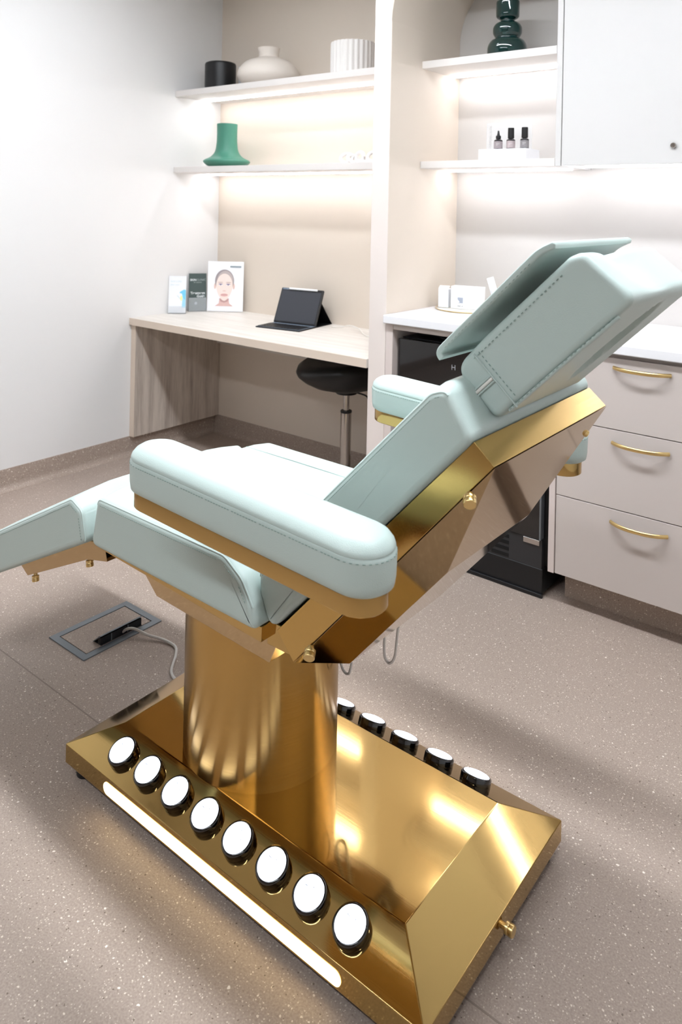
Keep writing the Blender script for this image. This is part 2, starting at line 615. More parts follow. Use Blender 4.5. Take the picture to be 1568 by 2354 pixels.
boxes('pin_holes', [(-3.216, -3.212, 3.1002, 3.1015, zt + 0.074, zt + 0.084), (-3.198, -3.194, 3.1002, 3.1015, zt + 0.074, zt + 0.084), (-3.207, -3.203, 3.1002, 3.1015, zt + 0.064, zt + 0.072)], M_BLACK, ol)
adopt(ol)
def vase_profile(pts, n=6):
    c = catmull([(a, b, 0) for a, b in pts], n)
    return [(max(p.x, 0.001), p.y) for p in c]
cv = lathe('cream_vase', vase_profile([(0.09, 0), (0.13, 0.012), (0.163, 0.05), (0.160, 0.09), (0.125, 0.132), (0.075, 0.152), (0.056, 0.16)]) +
           [(0.054, 0.165), (0.0535, 0.19), (0.058, 0.205), (0.060, 0.211), (0.055, 0.211), (0.048, 0.19), (0.048, 0.165), (0.06, 0.15), (0.1, 0.1), (0.05, 0.02)], (-2.855, 2.95, zt), M_CREAM, None, 56)
tag(cv, 'squat cream ceramic vase with a short neck on the upper shelf', 'vase')
_v = coords(M_CREAM, (1, 1, 30))
bump(M_CREAM, noise(M_CREAM, _v, 6, 3).outputs[0], 0.25, 0.002)
rp = lathe('ribbed_planter', [(0.095, 0), (0.104, 0.004), (0.106, 0.02), (0.106, 0.150), (0.104, 0.157), (0.098, 0.157), (0.096, 0.14), (0.095, 0.03)], (-2.245, 2.9, zt), mat('ribbed_white', (226, 222, 218), 0.55), None, 160, flute=0.025, flutes=26)
tag(rp, 'white ribbed round planter on the upper shelf beside the pier', 'planter')

# ---- things on the lower left shelf
zt = 1.555
gv = lathe('green_vase', vase_profile([(0.082, 0), (0.110, 0.012), (0.129, 0.030), (0.122, 0.042), (0.088, 0.060), (0.066, 0.088), (0.058, 0.13), (0.056, 0.18), (0.057, 0.238)]) +
           [(0.0565, 0.243), (0.052, 0.243), (0.050, 0.18), (0.052, 0.11), (0.07, 0.06), (0.06, 0.02)], (-3.135, 2.92, zt), M_GREENV, None, 56)
tag(gv, 'tapered matt green vase with flared foot on the lower shelf', 'vase')
ch = empty('knot_ornament', (-2.17, 2.88, zt), 'white interlinked chain ornament on the lower shelf beside the pier', 'ornament')
M_CHAIN = mat('white_clay', (232, 230, 228), 0.6)
for (cx, cz, dx, a, b) in ((-2.255, 0.032, 0, 0.3, 0.5), (-2.215, 0.042, 0, 1.2, 0.2), (-2.175, 0.045, 0, -0.3, 0.9), (-2.135, 0.046, 0, 0.9, -0.4), (-2.095, 0.055, 0, 0.2, 0.7)):
    R = Matrix.Rotation(a, 3, 'Z') @ Matrix.Rotation(b + 0.6, 3, 'X')
    ring = [R @ Vector((0.03 * math.cos(t), 0.024 * math.sin(t), 0)) for t in [2 * math.pi * k / 24 for k in range(25)]]
    lowest = min(p.z for p in ring)
    c0 = Vector((cx, 2.88, zt + 0.0085 - lowest))
    tube('link', [c0 + p for p in ring], 0.0085, M_CHAIN, ch, 10, 0)
adopt(ch)

# ---- desk things
zd = 0.735
def stand_frame(p0, p1):
    a, b = Vector((*p0, zd)), Vector((*p1, zd))
    ex = (b - a).normalized()
    nrm = ex.cross(Vector((0, 0, 1)))   # faces the room
    return a, b, ex, nrm
M_ACRYL = mat('clear_acrylic', (235, 240, 244), 0.05, alpha=0.2)
def panel_of(name, a, ex, nrm, w_, h_, x0, z0, off, th, mt, parent, tiltv=0.0):
    ez = (Vector((0, 0, 1)) - nrm * tiltv).normalized()
    o = a + ex * x0 + ez * z0 + nrm * off
    vs = []
    for dn in (0, -th):
        for (u, v) in ((0, 0), (w_, 0), (w_, h_), (0, h_)):
            vs.append(o + ex * u + ez * v + nrm * dn)
    return mesh(name, vs, [(0, 1, 2, 3), (7, 6, 5, 4), (0, 4, 5, 1), (1, 5, 6, 2), (2, 6, 7, 3), (3, 7, 4, 0)], mt, parent)
def ell(cx, cy, rx, ry, n=28, a0=0, a1=2 * math.pi):
    return [(cx + rx * math.cos(a0 + (a1 - a0) * k / n), cy + ry * math.sin(a0 + (a1 - a0) * k / n)) for k in range(n)]
def print_shapes(name, shapes, mtx, parent):
    """flat print: list of (polygon, material), each layer a hair above the last"""
    bm = bmesh.new()
    mats = []
    for i, (pl, mt) in enumerate(shapes):
        if mt not in mats:
            mats.append(mt)
        vs = [bm.verts.new(mtx @ Vector((x, y, 0.0003 + i * 0.00006))) for x, y in pl]
        f = bm.faces.new(vs)
        f.material_index = mats.index(mt)
    me = bpy.data.meshes.new(name)
    bm.to_mesh(me); bm.free()
    for mt in mats:
        me.materials.append(mt)
    return link(name, me, None, parent)
def leaflet(p0, p1, h, label, dark):
    a, b, ex, nrm = stand_frame(p0, p1)
    W = (b - a).length
    e = empty('brochure_stand', ((a + b) / 2), label, 'brochure')
    M_L = mat('brochure_dark', (70, 84, 82), 0.5) if dark else M_PAPER
    lf = panel_of('brochure', a, ex, nrm, W, h, 0, 0.004, 0, 0.006, M_L, e, 0.06)
    panel_of('holder_base', a, ex, nrm, W + 0.004, 0.003, -0.002, 0, 0.014, 0.045, M_ACRYL, e, 0)
    panel_of('holder_front', a, ex, nrm, W + 0.004, h * (0.36 if dark else 0.2), -0.002, 0.002, 0.008, 0.002, M_ACRYL, e, 0.06)
    ez = (Vector((0, 0, 1)) - nrm * 0.06).normalized()
    mx = frame_mtx(a + nrm * 0.0004 + ez * 0.004, ex, ez)
    if dark:
        M_T = mat('brochure_text', (224, 228, 230), 0.5)
        M_T2 = mat('brochure_text_grey', (168, 178, 178), 0.5)
        text('print_title', 'SKIN', 0.0165, M_T, lf, mx @ Matrix.Translation((0.006, h - 0.042, 0)), bold=0.0004)
        text('print_title', 'CLINIC', 0.0165, M_T2, lf, mx @ Matrix.Translation((0.043, h - 0.042, 0)))
        text('print_text', 'BY DESIGN', 0.009, M_T2, lf, mx @ Matrix.Translation((W / 2, h - 0.054, 0)), 'CENTER')
        text('print_text', 'Treatment', 0.019, M_T, lf, mx @ Matrix.Translation((W - 0.008, h - 0.118, 0)), 'RIGHT', bold=0.0005)
        text('print_text', 'Guide', 0.019, M_T, lf, mx @ Matrix.Translation((W - 0.008, h - 0.136, 0)), 'RIGHT', bold=0.0005)
        print_shapes('print_emblem', [(ell(W * 0.4, 0.042, 0.008, 0.008), M_T2)], mx, lf)
    else:
        M_C = mat('print_cyan', (120, 205, 235), 0.5); M_C2 = mat('print_sky', (165, 218, 242), 0.5)
        M_Y = mat('print_yellow', (244, 240, 170), 0.5); M_G = mat('print_pale', (206, 224, 228), 0.5)
        text('print_text', 'SKIN CARE', 0.0125, M_G, lf, mx @ Matrix.Translation((0.009, h - 0.034, 0)))
        text('print_text', 'after care', 0.0125, M_G, lf, mx @ Matrix.Translation((0.009, h - 0.052, 0)))
        print_shapes('print_picture', [
            ([(W * .78, 0.03), (W * .99, 0.028), (W * .99, 0.128), (W * .88, 0.13), (W * .66, 0.118), (W * .64, 0.11), (W * .76, 0.108), (W * .82, 0.09), (W * .8, 0.06)], M_C2),
            ([(W * .82, 0.085), (W * .99, 0.07), (W * .99, 0.128), (W * .88, 0.13), (W * .66, 0.118), (W * .64, 0.11), (W * .78, 0.108)], M_C),
            (ell(W * .74, 0.082, 0.006, 0.014), M_Y),
            ([(W * .5, 0.095), (W * .68, 0.076), (W * .69, 0.079), (W * .51, 0.099)], M_G)], mx, lf)
    adopt(e)
    for o in e.children:
        pass
leaflet((-3.385, 2.735), (-3.315, 2.80), 0.205, 'white leaflet with a blue picture in an acrylic holder by the wall', False)
leaflet((-3.372, 2.872), (-3.318, 2.955), 0.212, 'dark green treatment brochure in an acrylic holder between two white prints', True)
# portrait print
a, b, ex, nrm = stand_frame((-3.30, 2.945), (-3.135, 3.068))
W = (b - a).length; Hh = 0.285
e = empty('portrait_display', (a + b) / 2, 'white portrait print of a face standing on the desk corner', 'poster')
lf = panel_of('card', a, ex, nrm, W, Hh, 0, 0.003, 0, 0.004, M_PAPER, e, 0.05)
panel_of('easel_leg', a, ex, nrm, 0.05, Hh * 0.5, W / 2 - 0.025, 0.0, -0.045, 0.003, M_PAPER, e, -0.25)
ez = (Vector((0, 0, 1)) - nrm * 0.05).normalized()
mx = frame_mtx(a + nrm * 0.0004 + ez * 0.003, ex, ez)
sk = mat('print_skin', (240, 222, 214), 0.5); skd = mat('print_skin_shade', (226, 198, 188), 0.5)
nk = mat('print_neck', (218, 184, 178), 0.5); nks = mat('print_neck_shade', (190, 152, 148), 0.5)
hr = mat('print_hair', (158, 148, 150), 0.5); hr2 = mat('print_hair_light', (188, 176, 174), 0.5)
ey = mat('print_eye', (140, 124, 148), 0.5); br = mat('print_brow', (186, 164, 158), 0.5); lp = mat('print_lips', (222, 176, 172), 0.5)
lpd = mat('print_lip_line', (196, 146, 144), 0.5); wh = mat('print_eye_white', (232, 232, 236), 0.5); lo = mat('print_logo', (150, 162, 170), 0.5)
fx, fy = W * 0.47, Hh * 0.49
print_shapes('portrait_print', [
    ([(fx - 0.052, 0.03), (fx + 0.052, 0.03), (fx + 0.03, 0.046), (fx + 0.026, 0.075), (fx - 0.026, 0.075), (fx - 0.03, 0.046)], nk),
    (ell(fx - 0.054, fy + 0.004, 0.006, 0.017), skd), (ell(fx + 0.054, fy + 0.004, 0.006, 0.017), skd),
    (ell(fx, fy + 0.034, 0.055, 0.066), hr), (ell(fx + 0.004, fy + 0.036, 0.046, 0.056), hr2),
    ([(fx - 0.029, 0.072), (fx - 0.020, 0.056), (fx, 0.050), (fx + 0.020, 0.056), (fx + 0.029, 0.072)], nks),
    ([(fx + 0.048 * math.cos(t) * (1 - 0.30 * max(0, -math.sin(t)) ** 1.5), fy + 0.004 + (0.072 if math.sin(t) > 0 else 0.083) * math.sin(t)) for t in [2 * math.pi * k / 40 for k in range(40)]], sk),
    (ell(fx - 0.023, fy + 0.026, 0.016, 0.0022), br), (ell(fx + 0.023, fy + 0.026, 0.016, 0.0022), br),
    (ell(fx - 0.022, fy + 0.013, 0.012, 0.0050), wh), (ell(fx + 0.022, fy + 0.013, 0.012, 0.0050), wh),
    (ell(fx - 0.022, fy + 0.0165, 0.013, 0.0026), ey), (ell(fx + 0.022, fy + 0.0165, 0.013, 0.0026), ey),
    (ell(fx - 0.022, fy + 0.013, 0.0045, 0.0045), ey), (ell(fx + 0.022, fy + 0.013, 0.0045, 0.0045), ey),
    ([(fx - 0.012, fy - 0.022), (fx - 0.005, fy - 0.0255), (fx + 0.005, fy - 0.0255), (fx + 0.012, fy - 0.022), (fx + 0.004, fy - 0.019), (fx - 0.004, fy - 0.019)], skd),
    (ell(fx, fy - 0.046, 0.021, 0.0085), lp), (ell(fx, fy - 0.0445, 0.022, 0.0014), lpd),
    ([(W * .62, Hh - 0.034), (W * .93, Hh - 0.034), (W * .93, Hh - 0.024), (W * .62, Hh - 0.024)], lo)], mx, lf)
adopt(e)

# tablet in keyboard case
tb = empty('tablet_case', (-2.6, 2.85, zd), 'tablet propped in a black keyboard case on the desk', 'tablet')
ta = math.radians(9.4)
tx, ty = Vector((math.cos(ta), math.sin(ta), 0)), Vector((-math.sin(ta), math.cos(ta), 0))
T0 = Vector((-2.712, 2.745, zd))
def tloc(u, v, z):
    return T0 + tx * u + ty * v + Vector((0, 0, z))
def tbox(name, u0, u1, v0, v1, z0, z1, mt, parent, bev=0.001):
    o = box(name, u0, u1, v0, v1, z0, z1, mt, None, bev)
    mm = Matrix((tx, ty, Vector((0, 0, 1)))).transposed().to_4x4(); mm.translation = T0
    o.data.transform(mm)
    o.parent = parent
    return o
M_CASE = mat('case_fabric', (58, 60, 66), 0.75); M_KEY = mat('key_grey', (92, 102, 112), 0.6); M_PALM = mat('keyboard_deck', (104, 116, 130), 0.5)
tbox('case_base', 0, 0.262, 0, 0.17, 0, 0.006, M_BLACK, tb, 0.002)
deck = tbox('keyboard_deck', 0.006, 0.256, 0.006, 0.165, 0.0058, 0.0075, M_PALM, tb, 0)
key = None
for r_ in range(5):
    n_ = 12 if r_ else 7
    for c_ in range(n_):
        w_ = 0.244 / n_
        k_ = tbox('key', 0.009 + c_ * w_, 0.009 + (c_ + 1) * w_ - 0.003, 0.010 + r_ * 0.0235, 0.030 + r_ * 0.0235, 0.0074, 0.0095, M_BLACK, deck, 0)
# screen slab leaning back
la = math.radians(66)
sdir = ty * math.cos(la) + Vector((0, 0, 1)) * math.sin(la)
sn = tx.cross(sdir)   # towards room / front
S0 = tloc(0.0, 0.155, 0.0085)
def slab(name, u0, u1, s0, s1, d0, d1, mt, parent, bev=0.002, seg=2):
    vs = []
    for d in (d0, d1):
        for (u, s) in ((u0, s0), (u1, s0), (u1, s1), (u0, s1)):
            vs.append(S0 + tx * u + sdir * s + sn * d)
    return mesh(name, vs, [(3, 2, 1, 0), (4, 5, 6, 7), (0, 1, 5, 4), (1, 2, 6, 5), (2, 3, 7, 6), (3, 0, 4, 7)], mt, parent, bev, seg)
slab('tablet_shell', 0.002, 0.260, 0.0, 0.192, -0.014, 0.0, M_BLACK, tb, 0.006, 3)
slab('screen', 0.010, 0.250, 0.010, 0.176, -0.001, 0.0006, M_CASE, tb, 0.0)
M_PEN = mat('stylus_white', (240, 240, 242), 0.4)
cyl('stylus', S0 + tx * 0.055 + sdir * 0.186 + sn * 0.004, S0 + tx * 0.225 + sdir * 0.186 + sn * 0.004, 0.0055, M_PEN, tb, 14)
slab('camera_tab', 0.012, 0.05, 0.180, 0.190, -0.001, 0.0012, M_PALM, tb, 0.0)
# back flap prop
F1 = S0 + sdir * 0.125 - sn * 0.014
fv = []
for (q, z) in ((F1, None), (tloc(0, 0.325, 0.003), None)):
    for u in (0.004, 0.258):
        fv.append(q + tx * u)
nf = (fv[2] - fv[0]).cross(tx).normalized() * 0.003
fv2 = [v + nf for v in fv]
mesh('prop_flap', fv + fv2, [(0, 1, 3, 2), (6, 7, 5, 4), (0, 2, 6, 4), (1, 5, 7, 3), (0, 4, 5, 1), (2, 3, 7, 6)], M_BLACK, tb)
tbox('base_flap', 0.0, 0.262, 0.17, 0.325, 0, 0.003, M_BLACK, tb, 0.0008)
adopt(tb)
tag(tube('charging_cable', [(-2.44, 3.02, zd + 0.003), (-2.40, 3.05, zd + 0.003), (-2.33, 3.03, zd + 0.02), (-2.24, 2.99, zd + 0.018), (-2.15, 2.93, zd + 0.003), (-2.02, 2.95, zd + 0.003), (-1.86, 2.98, zd + 0.003)], 0.0028, M_CABLE),
    'thin white charging cable lying on the desk beside the tablet', 'cable')

# stool
st = empty('saddle_stool', (-2.18, 2.82, 0), 'black saddle stool on a chrome gas lift tucked under the desk', 'stool')
sx0, sy0 = -2.18, 2.82
rings = []
for (r_, zz, lift) in ((0.03, 0.492, 0), (0.09, 0.499, 0), (0.15, 0.517, 0.2), (0.195, 0.545, .5), (0.224, 0.575, .9), (0.232, 0.595, 1), (0.226, 0.615, 1), (0.20, 0.632, .8), (0.12, 0.628, .3), (0.03, 0.622, 0)):
    ring = []
    for j in range(44):
        t = 2 * math.pi * j / 44
        ring.append((sx0 + r_ * math.cos(t) * 1.0, sy0 + r_ * math.sin(t) * 1.06, zz + 0.016 * lift * math.cos(2 * t + 1.35)))
    rings.append(ring)
rings_mesh('seat', rings, M_BLACKL, st)
cyl('seat_plate', (sx0, sy0, 0.478), (sx0, sy0, 0.497), 0.05, M_BLACK, st)
cyl('piston', (sx0, sy0, 0.38), (sx0, sy0, 0.482), 0.0145, M_STEEL, st)
cyl('gas_lift', (sx0, sy0, 0.10), (sx0, sy0, 0.392), 0.0255, M_STEEL, st)
cyl('collar', (sx0, sy0, 0.388), (sx0, sy0, 0.398), 0.027, M_BLACK, st)
tube('lever', [(sx0 + 0.03, sy0 + 0.02, 0.485), (sx0 + 0.075, sy0 + 0.05, 0.47), (sx0 + 0.09, sy0 + 0.062, 0.445), (sx0 + 0.115, sy0 + 0.08, 0.40)], lambda t: 0.004 + 0.008 * max(0, (t - 0.45) / 0.55), M_BLACK, st)
for k in range(5):
    t = 2 * math.pi * k / 5 + 0.5
    d = Vector((math.cos(t), math.sin(t), 0)); q = Vector((sx0, sy0, 0))
    lg = tube('leg', [q + d * 0.02 + Vector((0, 0, 0.11)), q + d * 0.12 + Vector((0, 0, 0.10)), q + d * 0.24 + Vector((0, 0, 0.075))], lambda u: 0.021 - 0.007 * u, M_STEEL, st, 12)
    pd = d.cross(Vector((0, 0, 1)))
    cyl('castor', q + d * 0.235 + pd * 0.018 + Vector((0, 0, 0.0275)), q + d * 0.235 - pd * 0.018 + Vector((0, 0, 0.0275)), 0.0275, M_BLACK, st, 20)
    cyl('castor_stem', q + d * 0.235 + Vector((0, 0, 0.03)), q + d * 0.235 + Vector((0, 0, 0.078)), 0.006, M_BLACK, st, 10)
adopt(st)

# ================================================================== RIGHT ALCOVE: counter, fridge, drawers, wall cabinet
wt = box('worktop', PX1 + 0.001, WR - 0.001, 2.478, RB - 0.001, 0.892, 0.925, M_STONE, None, bev=0.004, seg=3)
tag(wt, 'long white worktop over the fridge and drawers', 'worktop')
FR = 2.5
hs = empty('fridge_housing', (-1.38, 2.78, 0), 'taupe open cabinet carcass framing the black fridge', 'cabinet')
box('side_gable', PX1 + 0.001, -1.707, FR, RB - 0.001, 0, 0.892, M_EDGE, hs)
box('side_gable', -1.046, -1.024, FR, RB - 0.001, 0.115, 0.892, M_EDGE, hs)
box('top_rail', -1.706, -1.047, FR + 0.002, FR + 0.02, 0.868, 0.8915, M_TAUPE, hs)
box('back_panel', -1.706, -1.047, RB - 0.012, RB - 0.001, 0, 0.868, M_DARKIN, hs, bev=0)
adopt(hs)
fg = empty('wine_fridge', (-1.39, 2.8, 0), 'black glass-door under-counter fridge with bottom vents', 'fridge')
fx0, fx1 = -1.70, -1.078
box('body', fx0, fx1 + 0.012, 2.56, 3.01, 0.10, 0.835, M_BLACK, fg, bev=0.003)
box('plinth', fx0, fx1, 2.532, 3.0, 0.012, 0.098, M_BLACK, fg, bev=0.003)
box('plinth_lip', fx0, fx1 + 0.002, 2.524, 2.54, 0.0, 0.014, M_BLACK, fg, bev=0.002)
dr = box('door', fx0 + 0.002, fx1 - 0.012, 2.528, 2.556, 0.20, 0.832, M_BLACKG, fg, bev=0.003)
box('door_edge', fx1 - 0.0125, fx1 - 0.006, 2.526, 2.556, 0.20, 0.832, M_FRAME, dr, bev=0.001)
M_SLOT = mat('slot_black', (6, 6, 7), 0.7)
vent = box('vent_panel', fx0 + 0.002, fx1 - 0.004, 2.534, 2.56, 0.098, 0.198, mat('vent_plastic', (46, 46, 48), 0.4), fg, bev=0.001)
for c_ in range(6):
    for r_ in range(4):
        xx = -1.665 + c_ * 0.078
        box('vent_slot', xx, xx + 0.068, 2.5325, 2.5345, 0.104 + r_ * 0.0225, 0.1165 + r_ * 0.0225, M_SLOT, vent, bev=0)
box('hinge_cover', -1.15, -1.09, 2.529, 2.545, 0.178, 0.197, M_STEEL, fg, bev=0.001)
M_FL = mat('fridge_logo', (150, 150, 154), 0.5)
text('logo', 'H', 0.028, M_FL, dr, frame_mtx((-1.455, 2.5272, 0.742), (1, 0, 0), (0, 0, 1)))
tube('cord', [(-1.66, 2.62, 0.838), (-1.62, 2.6, 0.842), (-1.57, 2.62, 0.845), (-1.52, 2.59, 0.842), (-1.46, 2.63, 0.84)], 0.004, M_BLACK, fg)
adopt(fg)

def handle(cx, z, parent):
    pts = []
    L = 0.178
    for k in range(17):
        t = k / 16 * 2 - 1
        pts.append((cx + t * L / 2, FR - 0.004 - 0.032 * (1 - abs(t) ** 2.6) , z))
    rings = []
    for i, p in enumerate(pts):
        p = Vector(p)
        tt = (Vector(pts[min(i + 1, 16)]) - Vector(pts[max(i - 1, 0)])).normalized()
        nn = tt.cross(Vector((0, 0, 1)))
        rings.append([p + nn * 0.004 * ca + Vector((0, 0, 0.0065 * sa)) for ca, sa in [(math.cos(2 * math.pi * j / 12), math.sin(2 * math.pi * j / 12)) for j in range(12)]])
    return rings_mesh('handle', rings, M_GOLDH, parent)
def drawer_unit(x0, x1, label):
    u = empty('drawer_unit', ((x0 + x1) / 2, 2.78, 0), label, 'drawers')
    box('carcass', x0, x1, FR + 0.02, RB - 0.001, 0.115, 0.8915, M_TAUPE, u)
    box('toe_kick', x0, x1, 2.60, 2.62, 0, 0.115, M_COVE, u, bev=0)
    for (z0, z1, hz) in ((0.118, 0.3845, 0.345), (0.3875, 0.6425, 0.602), (0.6455, 0.876, 0.846)):
        d = box('drawer_front', x0 + 0.002, x1 - 0.002, FR, FR + 0.019, z0, z1, M_TAUPE, u, bev=0.001)
        handle((x0 + x1) / 2, hz, d)
    adopt(u)
drawer_unit(-1.022, -0.468, 'taupe three-drawer unit with gold bow handles beside the fridge')
drawer_unit(-0.466, 0.088, 'taupe three-drawer unit further right along the worktop')

uc = empty('wall_cabinet', (-0.8, 2.9, 1.52), 'white wall cabinet with a small round lock above the worktop', 'cabinet')
box('gable', -1.146, -1.124, 2.73, RB - 0.001, 1.52, HC - 0.001, M_CABW, uc)
box('body', -1.124, WR - 0.001, 2.752, RB - 0.001, 1.53, HC - 0.001, M_CABW, uc, bev=0)
dx = [-1.1215, -0.47, 0.18, 0.83]
for i in range(3):
    d = box('door', dx[i], dx[i + 1] - 0.003, 2.732, 2.751, 1.522, HC - 0.002, M_CABW, uc, bev=0.0012)
    if i == 0:
        cyl('lock', (-0.725, 2.732, 1.583), (-0.725, 2.722, 1.583), 0.0095, M_STEEL, d, 24, prof=[(0.0095, 0), (0.0095, 0.8), (0.008, 1.0), (0.0062, 1.0), (0.006, 0.9), (0.0008, 0.9)])
        box('keyhole', -0.7262, -0.7238, 2.7225, 2.7235, 1.581, 1.5865, M_BLACK, d, bev=0)
box('led_strip', -1.10, 1.3, 2.922, 2.938, 1.523, 1.5305, M_LED, uc, bev=0)
adopt(uc)

# dark glass vase
M_TEAL = mat('teal_glass', (12, 62, 60), 0.04, spec=0.8, coat=0.6, trans=0.45, ior=1.5)
zt = 1.973
dv = lathe('glass_vase', vase_profile([(0.062, 0.0), (0.076, 0.006), (0.081, 0.022), (0.080, 0.052), (0.068, 0.075), (0.050, 0.087), (0.052, 0.094), (0.0585, 0.108), (0.0585, 0.130), (0.048, 0.147), (0.031, 0.155), (0.030, 0.162), (0.044, 0.172), (0.0475, 0.185), (0.0475, 0.236)]) +
           [(0.0465, 0.239), (0.0440, 0.237), (0.0435, 0.19), (0.026, 0.168), (0.02, 0.155), (0.02, 0.1), (0.02, 0.03)], (-1.425, 2.88, zt), M_TEAL, None, 64)
tag(dv, 'dark teal glass vase of three stacked bulbs on the short shelf', 'vase')
# display block, sign and bottles
zt = 1.55
bk = mesh('display_block', [(-1.505, 2.80, zt), (-1.295, 2.80, zt), (-1.295, 2.93, zt), (-1.505, 2.93, zt), (-1.505, 2.80, zt + 0.048), (-1.295, 2.80, zt + 0.048), (-1.295, 2.93, zt + 0.048), (-1.505, 2.93, zt + 0.048)],
     [(3, 2, 1, 0), (4, 5, 6, 7), (0, 1, 5, 4), (1, 2, 6, 5), (2, 3, 7, 6), (3, 0, 4, 7)], M_PAPER, None, 0.002)
tag(bk, 'white display block under three small bottles', 'display block')
zt += 0.048
M_AMB = mat('bottle_dark', (36, 34, 38), 0.2, coat=0.4); M_LAB = mat('bottle_label', (158, 148, 150), 0.5); M_LAB2 = mat('bottle_label_pale', (178, 164, 164), 0.5); M_LAB3 = mat('bottle_label_mixed', (140, 136, 138), 0.35)
M_WT = mat('label_print', (225, 220, 220), 0.5)
def bottle(cx, y, kind, lab, label):
    e = empty('serum_bottle', (cx, y, zt), label, 'bottle')
    r = 0.0175
    lathe('glass', [(r - 0.002, 0), (r, 0.002), (r, 0.038), (r - 0.003, 0.041), (0.0095, 0.043), (0.009, 0.047)], (cx, y, zt), M_AMB, e, 32)
    lb = lathe('label_band', [(r + 0.0001, 0.005), (r + 0.0003, 0.0052), (r + 0.0003, 0.034), (r + 0.0001, 0.0342)], (cx, y, zt), lab, e, 32)
    if kind == 'dropper':
        lathe('collar', [(0.0095, 0.045), (0.0105, 0.046), (0.0105, 0.057), (0.0095, 0.058)], (cx, y, zt), M_BLACK, e, 28)
        lathe('dropper_bulb', [(0.0062, 0.058), (0.006, 0.062), (0.0042, 0.070), (0.0036, 0.077), (0.002, 0.079)], (cx, y, zt), M_BLACK, e, 24)
    else:
        lathe('cap', [(0.0125, 0.045), (0.0132, 0.046), (0.0124, 0.086), (0.0115, 0.0875)], (cx, y, zt), M_BLACK, e, 32)
    dirv = Vector((0.62 * -1, -0.78, 0)) if False else Vector((-cx, -y, 0)).normalized()
    ex_ = Vector((-dirv.y, dirv.x, 0))
    for q in (0.022, 0.017):
        text('label_print', 'SERUM' if q > 0.02 else 'skin', 0.0046, M_WT, lb, frame_mtx(Vector((cx, y, zt + q)) + dirv * (r + 0.0006) - ex_ * 0.009, ex_, (0, 0, 1)))
    adopt(e)
bottle(-1.441, 2.85, 'dropper', M_LAB, 'small dark dropper bottle, leftmost of the three on the white block')
bottle(-1.385, 2.85, 'cap', M_LAB2, 'middle dark bottle with tall black cap on the white block')
bottle(-1.325, 2.85, 'cap', M_LAB3, 'rightmost dark bottle with tall black cap on the white block')
sg = empty('acrylic_sign', (-1.42, 2.895, zt), 'clear acrylic sign with upright lettering behind the small bottles', 'sign')
pl = box('plate', -1.518, -1.315, 2.893, 2.897, zt, zt + 0.118, M_ACRYL, sg, bev=0.0008)
M_SL = mat('sign_letters', (186, 186, 186), 0.5)
text('lettering', 'DERMA SKIN', 0.0175, M_SL, pl, frame_mtx((-1.492, 2.8925, zt + 0.006), (0, 0, 1), (-1, 0, 0)))
adopt(sg)

# things on the worktop
zt = 0.925
ty_ = empty('round_tray', (-1.58, 2.88, zt), 'round gold-rimmed tray on the worktop', 'tray')
lathe('dish', [(0.11, 0), (0.135, 0.002), (0.138, 0.004), (0.03, 0.0052)], (-1.58, 2.88, zt), mat('tray_glass', (236, 232, 220), 0.15), ty_, 56)
lathe('rim', [(0.136, 0.001), (0.1385, 0.001), (0.1405, 0.0052), (0.139, 0.0055), (0.1365, 0.004)], (-1.58, 2.88, zt), M_GOLDH, ty_, 56)
adopt(ty_)
zt += 0.0056
def prod(name, c, ang, w_, d_, h_, label, mt=M_PAPER, prints=True, lid=False):
    mm = Matrix.Translation((c[0], c[1], zt)) @ Matrix.Rotation(ang, 4, 'Z')
    e = empty(name, (c[0], c[1], zt), label, 'box')
    o = box('carton', -w_ / 2, w_ / 2, -d_ / 2, d_ / 2, 0, h_, mt, None, 0.0012)
    o.data.transform(mm); o.parent = e
    if lid:
        q = mesh('open_flap', [mm @ Vector(v) for v in [(-w_ / 2, -d_ / 2, h_), (w_ / 2, -d_ / 2, h_), (w_ / 2, -d_ / 2 + 0.02, h_ + 0.012), (-w_ / 2, -d_ / 2 + 0.02, h_ + 0.012), (-w_ / 2, -d_ / 2, h_ + .001), (w_ / 2, -d_ / 2, h_ + .001), (w_ / 2, -d_ / 2 + 0.02, h_ + 0.013), (-w_ / 2, -d_ / 2 + 0.02, h_ + 0.013)]],
                 [(0, 1, 2, 3), (7, 6, 5, 4), (0, 4, 5, 1), (1, 5, 6, 2), (2, 6, 7, 3), (3, 7, 4, 0)], mt, e)
    if prints:
        mx_ = mm @ frame_mtx((-w_ / 2, -d_ / 2 - 0.0003, 0), (1, 0, 0), (0, 0, 1))
        g1 = MATS.get('print_slate') or mat('print_slate', (158, 166, 182), 0.5)
        g2 = MATS.get('print_slate_dark') or mat('print_slate_dark', (130, 134, 142), 0.5)
        x_ = w_ * 0.22
        print_shapes('printed_logo', [([(x_, 0.024), (x_ + 0.024, 0.024), (x_ + 0.024, 0.048), (x_, 0.048), (x_, 0.040), (x_ + 0.010, 0.028)], g1),
                                      ([(x_, 0.010), (x_ + 0.014, 0.010), (x_ + 0.014, 0.013), (x_, 0.013)], g2), ([(x_ + 0.018, 0.010), (x_ + 0.024, 0.010), (x_ + 0.024, 0.013), (x_ + 0.018, 0.013)], g2)], mx_, o)
    adopt(e)
prod('product_box', (-1.572, 2.86), math.radians(12), 0.135, 0.05, 0.094, 'white carton with a slate logo on the round tray')
prod('small_carton', (-1.675, 2.845), math.radians(12), 0.045, 0.045, 0.078, 'small plain white carton at the left of the tray', prints=False, lid=True)
